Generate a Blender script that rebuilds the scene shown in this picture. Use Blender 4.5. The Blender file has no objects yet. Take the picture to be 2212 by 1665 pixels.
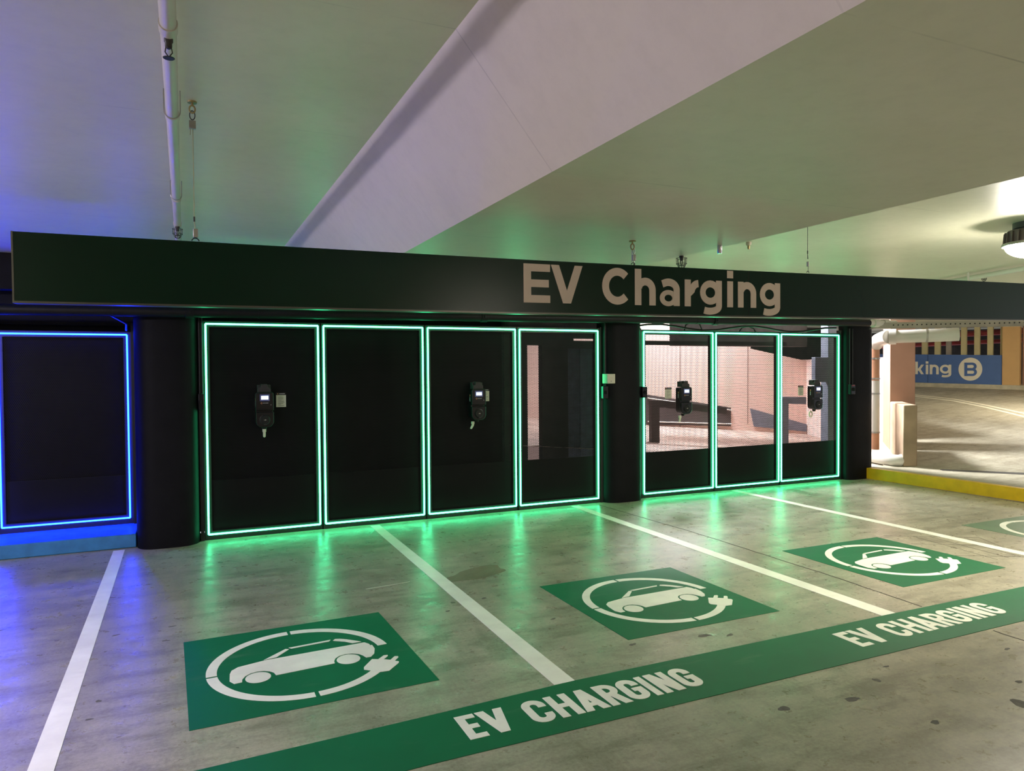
import bpy, bmesh, math, random
from mathutils import Vector, Matrix
random.seed(7)
C = bpy.context.scene.collection
SC = bpy.context.scene
PI = math.pi

# ---------------------------------------------------------------- camera
def rotv(yaw, pitch, roll):
    f = Vector((math.sin(yaw)*math.cos(pitch), math.cos(yaw)*math.cos(pitch), math.sin(pitch)))
    r = Vector((math.cos(yaw), -math.sin(yaw), 0)); u = r.cross(f)
    return r*math.cos(roll)+u*math.sin(roll), -r*math.sin(roll)+u*math.cos(roll), f
R_, U_, F_ = rotv(math.radians(24.456), math.radians(-1.219), math.radians(-0.428))
cam_d = bpy.data.cameras.new('camera'); cam = bpy.data.objects.new('camera', cam_d); C.objects.link(cam)
M = Matrix((( R_.x, U_.x, -F_.x, 0), (R_.y, U_.y, -F_.y, -7.554), (R_.z, U_.z, -F_.z, 1.65), (0, 0, 0, 1)))
cam.matrix_world = M
cam_d.sensor_width = 36; cam_d.sensor_fit = 'HORIZONTAL'; cam_d.lens = 1554.5/2212*36
cam_d.clip_start = .05; cam_d.clip_end = 200
SC.camera = cam

# ---------------------------------------------------------------- light and exposure
W = bpy.data.worlds.new('world'); SC.world = W; W.use_nodes = True
W.node_tree.nodes['Background'].inputs[0].default_value = (.80, .82, .90, 1)
W.node_tree.nodes['Background'].inputs[1].default_value = .55
SC.view_settings.view_transform = 'Standard'; SC.view_settings.look = 'None'
SC.view_settings.exposure = .90; SC.view_settings.gamma = 1; SC.view_settings.use_curve_mapping = False
def area(name, loc, target, sx, sy, power, col):
    d = bpy.data.lights.new(name, 'AREA'); d.shape = 'RECTANGLE'; d.size = sx; d.size_y = sy; d.energy = power; d.color = col
    o = bpy.data.objects.new(name, d); C.objects.link(o); o.location = loc
    o.rotation_euler = (Vector(target)-Vector(loc)).to_track_quat('-Z', 'Y').to_euler()
    return o
# daylight falling down the open ramp void behind the screens
area('daylight_ramp_void', (8.6, 2.3, 5.2), (8.7, 2.6, 0), 9, 2.6, 88, (.98, .97, 1.0))
area('daylight_ramp_mouth', (8.5, 3.2, 4.6), (10.4, .2, .6), 1.5, 1.0, 900, (.93, .95, 1.0))
LAMP_GLOW = 172.0

# ---------------------------------------------------------------- materials
def base_mat(name):
    m = bpy.data.materials.new(name); m.use_nodes = True
    return m, m.node_tree.nodes, m.node_tree.links, m.node_tree.nodes['Principled BSDF']
def lin(c):
    return tuple(((v/255)/12.92 if v <= 10.3 else (((v/255)+.055)/1.055)**2.4) for v in c)
MATS = {}
def mat(name, col, rough=.5, metal=0, var=.12, scale=6, bump=0, bscale=40, spec=.5):
    if name in MATS: return MATS[name]
    m, N, L, B = base_mat(name)
    tc = N.new('ShaderNodeTexCoord'); nz = N.new('ShaderNodeTexNoise'); nz.inputs['Scale'].default_value = scale; nz.inputs['Detail'].default_value = 6
    L.new(tc.outputs['Object'], nz.inputs['Vector'])
    r = N.new('ShaderNodeValToRGB'); r.color_ramp.elements[0].position = .3; r.color_ramp.elements[1].position = .7
    a = tuple(v*(1-var) for v in col); b = tuple(min(1, v*(1+var)) for v in col)
    r.color_ramp.elements[0].color = (*a, 1); r.color_ramp.elements[1].color = (*b, 1)
    L.new(nz.outputs['Fac'], r.inputs['Fac']); L.new(r.outputs['Color'], B.inputs['Base Color'])
    B.inputs['Roughness'].default_value = rough; B.inputs['Metallic'].default_value = metal
    B.inputs['Specular IOR Level'].default_value = spec
    if bump:
        n2 = N.new('ShaderNodeTexNoise'); n2.inputs['Scale'].default_value = bscale; L.new(tc.outputs['Object'], n2.inputs['Vector'])
        bp = N.new('ShaderNodeBump'); bp.inputs['Strength'].default_value = bump; bp.inputs['Distance'].default_value = .01
        L.new(n2.outputs['Fac'], bp.inputs['Height']); L.new(bp.outputs['Normal'], B.inputs['Normal'])
    MATS[name] = m
    return m
def glow(name, col, strength):
    if name in MATS: return MATS[name]
    m, N, L, B = base_mat(name)
    B.inputs['Base Color'].default_value = (.1, .1, .1, 1)
    B.inputs['Emission Color'].default_value = (*col, 1); B.inputs['Emission Strength'].default_value = strength
    MATS[name] = m
    return m
def nd(N, t, **k):
    n = N.new(t)
    for a, v in k.items(): setattr(n, a, v)
    return n
def math_n(N, L, op, a, b=None):
    n = nd(N, 'ShaderNodeMath', operation=op)
    for i, v in enumerate((a, b)):
        if v is None: continue
        if isinstance(v, (int, float)): n.inputs[i].default_value = v
        else: L.new(v, n.inputs[i])
    return n.outputs[0]
def mixc(N, L, fac, a, b, mode='MIX'):
    n = nd(N, 'ShaderNodeMix', data_type='RGBA', blend_type=mode)
    if isinstance(fac, (int, float)): n.inputs[0].default_value = fac
    else: L.new(fac, n.inputs[0])
    for i, v in ((6, a), (7, b)):
        if isinstance(v, tuple): n.inputs[i].default_value = (*v, 1)
        else: L.new(v, n.inputs[i])
    return n.outputs[2]
def noise(N, L, vec, scale, detail=6, rough=.6, lo=None, hi=None):
    n = N.new('ShaderNodeTexNoise'); n.inputs['Scale'].default_value = scale; n.inputs['Detail'].default_value = detail; n.inputs['Roughness'].default_value = rough
    L.new(vec, n.inputs['Vector'])
    if lo is None: return n.outputs['Fac']
    mr = N.new('ShaderNodeMapRange'); mr.inputs[1].default_value = lo; mr.inputs[2].default_value = hi
    L.new(n.outputs['Fac'], mr.inputs[0]); return mr.outputs[0]
def mapping(N, L, vec, scale=(1, 1, 1), rot=(0, 0, 0), loc=(0, 0, 0)):
    m = N.new('ShaderNodeMapping'); L.new(vec, m.inputs['Vector'])
    m.inputs['Scale'].default_value = scale; m.inputs['Rotation'].default_value = rot; m.inputs['Location'].default_value = loc
    return m.outputs[0]

def concrete_floor(name, c0, c1, dark, rlo=.3, rhi=.55, spots=True):
    m, N, L, B = base_mat(name)
    tc = N.new('ShaderNodeTexCoord').outputs['Object']
    big = noise(N, L, tc, .8, 4, .6, .35, .65)
    med = noise(N, L, tc, 4.5, 8, .7, .3, .7)
    col = mixc(N, L, big, c0, c1)
    col = mixc(N, L, math_n(N, L, 'MULTIPLY', med, .55), col, tuple(v*.72 for v in c0))
    # tyre smears, stretched along the driving direction
    st = mapping(N, L, tc, (1.1, 4.2, 1), (0, 0, .35))
    sm = noise(N, L, st, 1.3, 8, .72, .47, .63)
    col = mixc(N, L, math_n(N, L, 'MULTIPLY', sm, .7), col, dark)
    st2 = mapping(N, L, tc, (3.5, .9, 1), (0, 0, -.5))
    sm2 = noise(N, L, st2, 1.6, 8, .74, .50, .66)
    col = mixc(N, L, math_n(N, L, 'MULTIPLY', sm2, .5), col, dark)
    # blotchy oil stains gathered in larger patches
    mask = noise(N, L, tc, .75, 3, .6, .40, .60)
    st3 = noise(N, L, mapping(N, L, tc, (1, 1.7, 1), (0, 0, .3), (3, 7, 0)), 2.4, 10, .80, .50, .60)
    col = mixc(N, L, math_n(N, L, 'MULTIPLY', math_n(N, L, 'MULTIPLY', st3, mask), .72), col, dark)
    st4 = noise(N, L, mapping(N, L, tc, (1, 2.2, 1), (0, 0, -.2), (13, 2, 0)), 6.5, 9, .78, .56, .64)
    col = mixc(N, L, math_n(N, L, 'MULTIPLY', st4, .45), col, dark)
    # small dark flecks and pale scuffs
    fl_ = noise(N, L, mapping(N, L, tc, (3, 7, 1), (0, 0, .2)), 4.4, 8, .85, .62, .72)
    col = mixc(N, L, math_n(N, L, 'MULTIPLY', math_n(N, L, 'MULTIPLY', fl_, mask), .35), col, tuple(v*.45 for v in dark))
    pale = noise(N, L, mapping(N, L, tc, (2, 9, 1), (0, 0, .25), (4, 1, 0)), 1.9, 6, .7, .66, .76)
    col = mixc(N, L, math_n(N, L, 'MULTIPLY', pale, .35), col, tuple(min(1, v*1.45) for v in c1))
    fine = noise(N, L, tc, 55, 6, .7, .3, .7)
    col = mixc(N, L, .28, col, mixc(N, L, fine, tuple(v*.6 for v in c0), tuple(v*1.25 for v in c1)))
    if spots:
        vo = N.new('ShaderNodeTexVoronoi'); vo.inputs['Scale'].default_value = 1.7; L.new(tc, vo.inputs['Vector'])
        wob = noise(N, L, tc, 22, 3, .6)
        d = math_n(N, L, 'ADD', vo.outputs['Distance'], math_n(N, L, 'MULTIPLY', wob, .03))
        sep = N.new('ShaderNodeSeparateColor'); L.new(vo.outputs['Color'], sep.inputs[0])
        rad = math_n(N, L, 'MULTIPLY', sep.outputs[0], .055)
        sp = math_n(N, L, 'LESS_THAN', d, rad)
        col = mixc(N, L, math_n(N, L, 'MULTIPLY', sp, .7), col, tuple(v*.4 for v in dark))
        # chipped blotches of missing surface
        ch = noise(N, L, mapping(N, L, tc, (1, 1.4, 1), (0, 0, .4), (9, 3, 0)), 7, 5, .62, .70, .715)
        col = mixc(N, L, math_n(N, L, 'MULTIPLY', ch, .6), col, tuple(v*.55 for v in dark))
    L.new(col, B.inputs['Base Color'])
    mr = N.new('ShaderNodeMapRange'); mr.inputs[3].default_value = rlo; mr.inputs[4].default_value = rhi
    L.new(noise(N, L, tc, 9, 6, .7, .3, .7), mr.inputs[0]); L.new(mr.outputs[0], B.inputs['Roughness'])
    bp = N.new('ShaderNodeBump'); bp.inputs['Strength'].default_value = .12; bp.inputs['Distance'].default_value = .004
    L.new(noise(N, L, tc, 60, 6, .7), bp.inputs['Height']); L.new(bp.outputs['Normal'], B.inputs['Normal'])
    MATS[name] = m
    return m
def painted_soffit(name, c0, c1, marks, rough=.42):
    m, N, L, B = base_mat(name)
    tc = N.new('ShaderNodeTexCoord').outputs['Object']
    col = mixc(N, L, noise(N, L, tc, 1.1, 4, .6, .35, .65), c0, c1)
    col = mixc(N, L, math_n(N, L, 'MULTIPLY', noise(N, L, tc, 12, 7, .7, .45, .8), .18), col, tuple(v*.6 for v in c0))
    ch = noise(N, L, mapping(N, L, tc, (1, 2.6, 1), (0, 0, .15)), 5.5, 6, .72, .72, .74)
    col = mixc(N, L, math_n(N, L, 'MULTIPLY', ch, .65), col, marks)
    # formwork sheet joints, every 2.4 m along and 1.2 m across, broken up
    sx = N.new('ShaderNodeSeparateXYZ'); L.new(tc, sx.inputs[0])
    jy = math_n(N, L, 'ABSOLUTE', math_n(N, L, 'SUBTRACT', math_n(N, L, 'FRACT', math_n(N, L, 'DIVIDE', math_n(N, L, 'ADD', sx.outputs[1], 20.35), 1.2)), .5))
    jm = math_n(N, L, 'LESS_THAN', jy, .0022)
    jm = math_n(N, L, 'MULTIPLY', jm, noise(N, L, tc, 1.9, 3, .6, .42, .6))
    col = mixc(N, L, math_n(N, L, 'MULTIPLY', jm, .45), col, tuple(v*.45 for v in c0))
    L.new(col, B.inputs['Base Color']); B.inputs['Roughness'].default_value = rough
    bp = N.new('ShaderNodeBump'); bp.inputs['Strength'].default_value = .08; bp.inputs['Distance'].default_value = .01
    L.new(noise(N, L, tc, 5, 6, .6), bp.inputs['Height']); L.new(bp.outputs['Normal'], B.inputs['Normal'])
    MATS[name] = m
    return m
def perforated(name, col, pitch=.0165, rad=.0066):
    m, N, L, B = base_mat(name)
    tc = N.new('ShaderNodeTexCoord').outputs['Object']
    sx = N.new('ShaderNodeSeparateXYZ'); L.new(tc, sx.inputs[0])
    ds = []
    for off in (0, .5):
        fu = math_n(N, L, 'MULTIPLY', math_n(N, L, 'SUBTRACT', math_n(N, L, 'FRACT', math_n(N, L, 'ADD', math_n(N, L, 'DIVIDE', sx.outputs[0], pitch), off+50)), .5), pitch)
        fv = math_n(N, L, 'MULTIPLY', math_n(N, L, 'SUBTRACT', math_n(N, L, 'FRACT', math_n(N, L, 'ADD', math_n(N, L, 'DIVIDE', sx.outputs[2], pitch*1.732), off+50)), .5), pitch*1.732)
        ds.append(math_n(N, L, 'SQRT', math_n(N, L, 'ADD', math_n(N, L, 'MULTIPLY', fu, fu), math_n(N, L, 'MULTIPLY', fv, fv))))
    hole = math_n(N, L, 'LESS_THAN', math_n(N, L, 'MINIMUM', ds[0], ds[1]), rad)
    B.inputs['Base Color'].default_value = (*col, 1); B.inputs['Roughness'].default_value = .5; B.inputs['Specular IOR Level'].default_value = .2
    tr = N.new('ShaderNodeBsdfTransparent'); mx = N.new('ShaderNodeMixShader')
    L.new(hole, mx.inputs[0]); L.new(B.outputs[0], mx.inputs[1]); L.new(tr.outputs[0], mx.inputs[2])
    L.new(mx.outputs[0], N['Material Output'].inputs[0])
    MATS[name] = m
    return m
def floor_paint(name, col, wear, amount=.35, rough=.45):
    m, N, L, B = base_mat(name)
    tc = N.new('ShaderNodeTexCoord').outputs['Object']
    c = mixc(N, L, noise(N, L, tc, 3, 5, .6, .3, .7), tuple(v*.88 for v in col), tuple(min(1, v*1.1) for v in col))
    w = noise(N, L, mapping(N, L, tc, (1, 3.4, 1), (0, 0, .5)), 1.4, 7, .7, .56, .74)
    c = mixc(N, L, math_n(N, L, 'MULTIPLY', w, amount), c, wear)
    f = noise(N, L, tc, 40, 6, .75, .64, .74)
    c = mixc(N, L, math_n(N, L, 'MULTIPLY', f, .25), c, tuple(v*.5 for v in wear))
    L.new(c, B.inputs['Base Color']); B.inputs['Roughness'].default_value = rough
    MATS[name] = m
    return m

m_floor = concrete_floor('worn_concrete_floor', lin((152, 146, 125)), lin((188, 181, 157)), lin((88, 82, 66)), .22, .44)
m_road = concrete_floor('ramp_concrete', lin((168, 160, 138)), lin((188, 180, 158)), lin((120, 108, 85)), .5, .75)
m_soffit = painted_soffit('painted_soffit', lin((218, 216, 192)), lin((226, 224, 202)), lin((70, 64, 50)))
m_haunch = painted_soffit('painted_beam_side', lin((222, 212, 200)), lin((228, 218, 208)), lin((90, 80, 70)), .55)
m_green = floor_paint('green_floor_paint', lin((5, 98, 57)), lin((100, 132, 104)), .4, .52)
m_white = floor_paint('white_floor_paint', lin((246, 243, 226)), lin((168, 160, 138)), .22)
m_black = mat('black_paint', (.0045, .0045, .005), .5, var=.25, spec=.25)
m_blackwall = mat('black_painted_block', (.004, .004, .0048), .6, var=.25, bump=.2, bscale=14, spec=.14)
m_frame = mat('black_frame_metal', (.010, .011, .010), .42, var=.15, spec=.35)
m_kick = mat('black_sheet_metal', (.0036, .0036, .0038), .5, var=.15, spec=.14)
m_perf = perforated('black_perforated_sheet', (.0075, .0075, .0075))
m_sign = mat('dark_green_gloss_sign', lin((5, 40, 27)), .24, var=.08, scale=2, spec=.22)
m_signletter = mat('cream_vinyl_letters', lin((216, 199, 186)), .5, var=.04)
m_steel = mat('galvanised_steel', (.42, .41, .38), .4, metal=.8)
m_brass = mat('brassy_eyebolt', (.42, .33, .16), .4, metal=.8)
m_white_pipe = mat('off_white_painted_pipe', lin((205, 200, 190)), .38, var=.06, scale=3)
m_dark = mat('dark_cast_metal', (.03, .027, .025), .55)
m_charger = mat('black_charger_plastic', (.004, .004, .005), .28, var=.1, spec=.35)
m_chargcap = mat('charcoal_cap_plastic', (.03, .027, .027), .5, spec=.3)
m_sock = mat('matt_black_socket', (.009, .009, .009), .5, spec=.25)
m_beige = mat('beige_plug_plastic', lin((196, 186, 166)), .5)
m_grey = mat('mid_grey_print', (.45, .45, .45), .5)
m_orange = mat('orange_print', (.7, .32, .15), .5)
m_card = mat('off_white_card', lin((196, 192, 176)), .6, var=.04)
m_ink = mat('dark_grey_ink', (.12, .12, .12), .6)
m_screen = glow('lit_lcd_screen', (.55, .75, 1.0), 1.5)
m_bezel = glow('blue_screen_backlight', (.01, .03, .8), .05)
m_ledg = glow('green_led_strip', (.05, 1.0, .38), 8.5)
m_ledb = glow('blue_led_strip', (.002, .017, 1.0), 46)
m_lens = glow('lamp_lens', (1.0, .93, .80), LAMP_GLOW)
m_lens2 = glow('cool_lamp_lens', (.80, .73, .98), LAMP_GLOW*1.8)
m_bluepaint = mat('blue_kerb_paint', lin((52, 124, 178)), .45, var=.18, scale=9)
m_yellow = mat('yellow_kerb_paint', lin((214, 166, 8)), .45, var=.12, scale=7)
m_pink = mat('pinkish_render_wall', lin((212, 182, 172)), .8, var=.06, scale=2)
m_tan = mat('tan_painted_concrete', lin((156, 120, 97)), .75, var=.08, scale=3)
m_ochre = mat('ochre_painted_concrete', lin((206, 166, 108)), .7, var=.06, scale=3)
m_fin = mat('pale_olive_fin_paint', lin((196, 184, 136)), .7, var=.06)
m_grey_fin = mat('grey_fin_paint', lin((150, 140, 126)), .7)
m_bluesign = mat('blue_sign_panel', lin((72, 106, 160)), .5, var=.05)
m_cream = mat('cream_sign_print', lin((232, 224, 200)), .55, var=.03)
m_kerbc = mat('worn_pale_concrete', lin((186, 178, 152)), .8, var=.2, scale=5)
m_redpipe = mat('red_fire_pipe', (.28, .03, .03), .35)
m_brown = mat('salmon_painted_pipe', lin((192, 140, 108)), .5)
m_tray = mat('galvanised_tray', lin((150, 142, 130)), .45, metal=.3)
m_hole = mat('dark_tray_holes', (.01, .01, .01), .8)
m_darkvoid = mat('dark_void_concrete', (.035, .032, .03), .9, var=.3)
m_darkrail = mat('dark_steel_rail', (.06, .045, .045), .6)
m_bluegrey = mat('blue_grey_steel', (.13, .14, .18), .6)
m_rust = mat('rust_stained_concrete', lin((190, 172, 158)), .85, var=.3, scale=1.6)
m_stub = mat('stained_tan_concrete', lin((158, 136, 110)), .85, var=.3, scale=2.2)
m_voidfloor = mat('rust_streaked_ramp_floor', lin((158, 132, 120)), .85, var=.35, scale=1.8)
m_crack = mat('dark_crack', (.03, .026, .02), .9)
m_plateg = mat('beige_switch_plate', lin((190, 184, 166)), .5)

# ---------------------------------------------------------------- mesh helpers
class MB:
    def __init__(s): s.v = []; s.f = []; s.m = []
    def add(s, vs, fs, mi=0):
        k = len(s.v); s.v += [tuple(v) for v in vs]; s.f += [[i+k for i in f] for f in fs]; s.m += [mi]*len(fs); return s
    def box(s, x0, x1, y0, y1, z0, z1, mi=0):
        return s.add([(x, y, z) for z in (z0, z1) for x, y in ((x0, y0), (x1, y0), (x1, y1), (x0, y1))],
                     [[3, 2, 1, 0], [4, 5, 6, 7], [0, 1, 5, 4], [1, 2, 6, 5], [2, 3, 7, 6], [3, 0, 4, 7]], mi)
    def prism(s, poly, fn, t0, t1, mi=0):
        n = len(poly)
        vs = [fn(p[0], p[1], t0) for p in poly]+[fn(p[0], p[1], t1) for p in poly]
        return s.add(vs, [list(range(n-1, -1, -1)), list(range(n, 2*n))]+[[i, (i+1) % n, n+(i+1) % n, n+i] for i in range(n)], mi)
    def tube(s, pts, r, seg=10, mi=0, caps=True):
        pts = [Vector(p) for p in pts]; n = len(pts)
        rs = r if isinstance(r, (list, tuple)) else [r]*n
        up = None; rings = []
        for i, p in enumerate(pts):
            t = ((pts[min(i+1, n-1)]-p).normalized()+(p-pts[max(i-1, 0)]).normalized()).normalized()
            if up is None: up = Vector((0, 0, 1)) if abs(t.z) < .9 else Vector((1, 0, 0))
            a = t.cross(up).normalized(); b = a.cross(t).normalized(); up = b
            rings.append([p+(a*math.cos(k*2*PI/seg)+b*math.sin(k*2*PI/seg))*rs[i] for k in range(seg)])
        vs = [v for g in rings for v in g]
        fs = [[i*seg+k, i*seg+(k+1) % seg, (i+1)*seg+(k+1) % seg, (i+1)*seg+k] for i in range(n-1) for k in range(seg)]
        if caps: fs += [list(range(seg-1, -1, -1)), [(n-1)*seg+k for k in range(seg)]]
        return s.add(vs, fs, mi)
    def lathe(s, c, prof, seg=24, axis='z', mi=0):
        c = Vector(c); vs = []
        for r, h in prof:
            for k in range(seg):
                a = k*2*PI/seg; x, y = r*math.cos(a), r*math.sin(a)
                vs.append(c+(Vector((x, y, h)) if axis == 'z' else Vector((x, h, y))))
        n = len(prof)
        fs = [[i*seg+k, i*seg+(k+1) % seg, (i+1)*seg+(k+1) % seg, (i+1)*seg+k] for i in range(n-1) for k in range(seg)]
        fs += [list(range(seg-1, -1, -1)), [(n-1)*seg+k for k in range(seg)]]
        return s.add(vs, fs, mi)
    def ring(s, c, rx, rz, r, axis='y', seg=20, t=6, a0=0, a1=2*PI):
        c = Vector(c); full = abs(a1-a0-2*PI) < 1e-6; n = seg+1
        pts = []
        for i in range(n):
            a = a0+(a1-a0)*i/seg
            pts.append(c+(Vector((rx*math.cos(a), 0, rz*math.sin(a))) if axis == 'y' else Vector((0, rx*math.cos(a), rz*math.sin(a))) if axis == 'x' else Vector((rx*math.cos(a), rz*math.sin(a), 0))))
        return s.tube(pts, r, t, caps=not full)
    def build(s, name, m, parent=None, bevel=0, smooth=True, segs=2):
        me = bpy.data.meshes.new(name); me.from_pydata(s.v, [], s.f)
        ms = m if isinstance(m, (list, tuple)) else [m]
        for x in ms: me.materials.append(x)
        for p, i in zip(me.polygons, s.m): p.material_index = i
        bm = bmesh.new(); bm.from_mesh(me); bmesh.ops.recalc_face_normals(bm, faces=bm.faces); bm.to_mesh(me); bm.free()
        if smooth:
            me.shade_smooth(); me.set_sharp_from_angle(angle=math.radians(38))
        o = bpy.data.objects.new(name, me); C.objects.link(o)
        if parent: o.parent = parent
        if bevel:
            b = o.modifiers.new('bevel', 'BEVEL'); b.width = bevel; b.segments = segs; b.limit_method = 'ANGLE'; b.angle_limit = math.radians(40)
        return o
def tag(o, label=None, cat=None, group=None, kind=None):
    if label: o['label'] = label
    if cat: o['category'] = cat
    if group: o['group'] = group
    if kind: o['kind'] = kind
    return o
def thing(name, label, cat, loc=(0, 0, 0), rz=0, group=None):
    o = bpy.data.objects.new(name, None); C.objects.link(o); o.location = loc; o.rotation_euler = (0, 0, rz)
    return tag(o, label, cat, group)
def dup(root, loc, label, rz=None):
    r = root.copy(); C.objects.link(r); r.location = loc; r['label'] = label
    if rz is not None: r.rotation_euler = (0, 0, rz)
    for ch in [x for x in bpy.data.objects if x.parent == root]:
        c = ch.copy(); C.objects.link(c); c.parent = r
        for g in [x for x in bpy.data.objects if x.parent == ch]:
            d = g.copy(); C.objects.link(d); d.parent = c
    return r
def mb(): return MB()
def bx(*a): return MB().box(*a)

# ---------------------------------------------------------------- lettering
def ribbon(pts, w):
    P = [Vector(p) for p in pts]; n = len(P); a = []; b = []
    for i, p in enumerate(P):
        d0 = (p-P[i-1]).normalized() if i else None; d1 = (P[i+1]-p).normalized() if i < n-1 else None
        if d0 is None: t = d1; k = 1
        elif d1 is None: t = d0; k = 1
        else:
            t = (d0+d1).normalized(); k = 1/max(.5, t.dot(d0))
        nn = Vector((-t.y, t.x))*(w/2*k); a.append(p+nn); b.append(p-nn)
    return [[a[i], a[i+1], b[i+1], b[i]] for i in range(n-1)]
def arc(cx, cy, rx, ry, a0, a1, n=18):
    return [(cx+rx*math.cos(math.radians(a0+(a1-a0)*i/n)), cy+ry*math.sin(math.radians(a0+(a1-a0)*i/n))) for i in range(n+1)]
def ellring(cx, cy, ro, rq, ri, rj, n=28):
    A = [2*PI*i/n for i in range(n+1)]
    return [[(cx+ro*math.cos(a), cy+rq*math.sin(a)), (cx+ro*math.cos(b), cy+rq*math.sin(b)), (cx+ri*math.cos(b), cy+rj*math.sin(b)), (cx+ri*math.cos(a), cy+rj*math.sin(a))] for a, b in zip(A, A[1:])]
def par(xb, xt, yb, yt, w): return [[(xb-w/2, yb), (xb+w/2, yb), (xt+w/2, yt), (xt-w/2, yt)]]
def rect(x0, x1, y0, y1): return [[(x0, y0), (x1, y0), (x1, y1), (x0, y1)]]
def glyph(ch, x0, x1, h, w, xh):
    W_ = x1-x0; e = w/2; m = (x0+x1)/2; o = []
    if ch == 'E': o += rect(x0, x0+w, 0, h)+rect(x0+w*.9, x1, 0, w*.92)+rect(x0+w*.9, x1-.04*h, h/2-w*.46, h/2+w*.46)+rect(x0+w*.9, x1, h-w*.92, h)
    elif ch == 'V': o += par(m, x0+w*.56, 0, h, w*1.12)+par(m, x1-w*.56, 0, h, w*1.12)
    elif ch == 'A': o += par(x0+w*.52, m, 0, h, w*1.04)+par(x1-w*.52, m, 0, h, w*1.04)+rect(x0+W_*.25, x1-W_*.25, h*.2, h*.2+w*.8)
    elif ch == 'H': o += rect(x0, x0+w, 0, h)+rect(x1-w, x1, 0, h)+rect(x0+w*.9, x1-w*.9, h/2-w*.45, h/2+w*.45)
    elif ch == 'I': o += rect(x0, x1, 0, h)
    elif ch == 'N': o += rect(x0, x0+w*.95, 0, h)+rect(x1-w*.95, x1, 0, h)+par(x1-w*.55, x0+w*.55, 0, h, w*1.1)
    elif ch == 'C': o += ribbon(arc(m+W_*.03, h/2, W_/2*1.08-e, h/2-e, 44, 316, 30), w)
    elif ch == 'c': # condensed C / G base with straight sides
        r = W_/2-e
        p = arc(m, h-e-r, r, r, 0, 180, 12)+arc(m, e+r, r, r, 180, 360, 12)
        p = [(x1-e, h*.64)]+p+[(x1-e, h*.36)]
        o += ribbon(p, w)
    elif ch == 'q': # condensed G
        r = W_/2-e
        p = [(x1-e, h*.66)]+arc(m, h-e-r, r, r, 0, 180, 12)+arc(m, e+r, r, r, 180, 360, 12)+[(x1-e, h*.52)]
        o += ribbon(p, w)+rect(m, x1, h*.40, h*.40+w*.85)
    elif ch in 'PRB':
        o += rect(x0, x0+w, 0, h)
        r = h*.27-e*.1 if ch != 'B' else h/4+e*.18
        def bowl(y0, y1, xr):
            rr = (y1-y0)/2-e*.92; cx = xr-e-rr
            return ribbon([(x0+w*.9, y1-e)]+arc(cx, (y0+y1)/2, rr, rr, 90, -90, 12)+[(x0+w*.9, y0+e)], w*.92)
        if ch == 'B': o += bowl(h/2-w*.42, h, x1-w*.12)+bowl(0, h/2+w*.42, x1)
        else: o += bowl(h*.42, h, x1)
        if ch == 'R': o += par(x1-w*.5, m+w*.15, 0, h*.5, w*1.05)
    elif ch == 'h' or ch == 'n' or ch == 'm':
        o += rect(x0, x0+w, 0, h if ch == 'h' else xh)
        rx = (W_-w)/2; o += ribbon([(x0+w*.7, xh*.55)]+arc(m, xh-e-rx, rx, rx, 165, 0, 14)+[(x1-e, 0)], w)
    elif ch == 'r':
        o += rect(x0, x0+w, 0, xh); o += ribbon([(x0+w*.75, xh*.5)]+arc(x1+W_*.08, xh*.52, W_*.68-w*.3, xh*.48-e, 165, 92, 10), w*.98)
    elif ch == 'i': o += rect(x0, x1, 0, xh)+rect(x0-w*.02, x1+w*.02, xh+w*.42, xh+w*1.45)
    elif ch == 'a':
        o += ellring(x0+W_*.43, xh*.285, W_*.43, xh*.285+.002, W_*.20, xh*.125)
        o += ribbon([(x0+W_*.13, xh*.80)]+arc(x0+W_*.44, xh*.60, W_*.56-e, xh*.40-e*.95, 112, 0, 14)+[(x1-e, 0)], w*.98)
    elif ch == 'g':
        o += ellring(x0+W_*.47, xh*.54, W_*.47, xh*.46, W_*.47-w*.93, xh*.46-w*.93)
        o += rect(x1-w, x1, .0*xh, xh)
        o += ribbon([(x1-e, xh*.06)]+arc(x0+W_*.44, xh*.02, W_*.56-e, xh*.325-e, 0, -126, 18), w*.95)
    elif ch == 'k':
        o += rect(x0, x0+w, 0, h)+par(x0+w*1.1, x1-w*.55, xh*.35, xh, w*1.1)+par(x1-w*.6, x0+w*1.35, 0, xh*.62, w*1.1)
    return o
def letters(items, h, w, xh, fn, t0, t1):
    """items: (character, x0, x1, baseline). fn maps (x, y, depth) to the place."""
    b = MB()
    k = 0
    for i, (ch, x0, x1, bl) in enumerate(items):
        for q in glyph(ch, x0, x1, h, w, xh):
            k += 1; d = .000012*k; up = abs(t1) > abs(t0) and t1 > 0
            b.prism([(p[0], p[1]+bl) for p in q], fn, t0-(0 if up else d), t1+(d if up else 0))
    return b

# ================================================================ SETTING
FLX0, FLX1, FLY0, FLY1 = -9.0, 22.0, -15.0, .48
tag(bx(FLX0, 9.2, FLY0, FLY1, -.2, 0).build('floor', m_floor, smooth=False), 'worn grey concrete car park floor with stains and tyre marks', 'floor', kind='structure')
# slab soffit
b = MB()
b.box(FLX0, 1.0, FLY0, .48, 2.75, 3.05); b.box(2.6, 22, FLY0, .48, 2.75, 3.05); b.box(1.0, 2.6, FLY0, .48, 2.78, 3.05)
b.box(10.9, 22, .48, 9, 2.75, 3.05)
tag(b.build('ceiling', m_soffit, smooth=False), 'pale painted concrete car park ceiling slab', 'ceiling', kind='structure')
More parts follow.
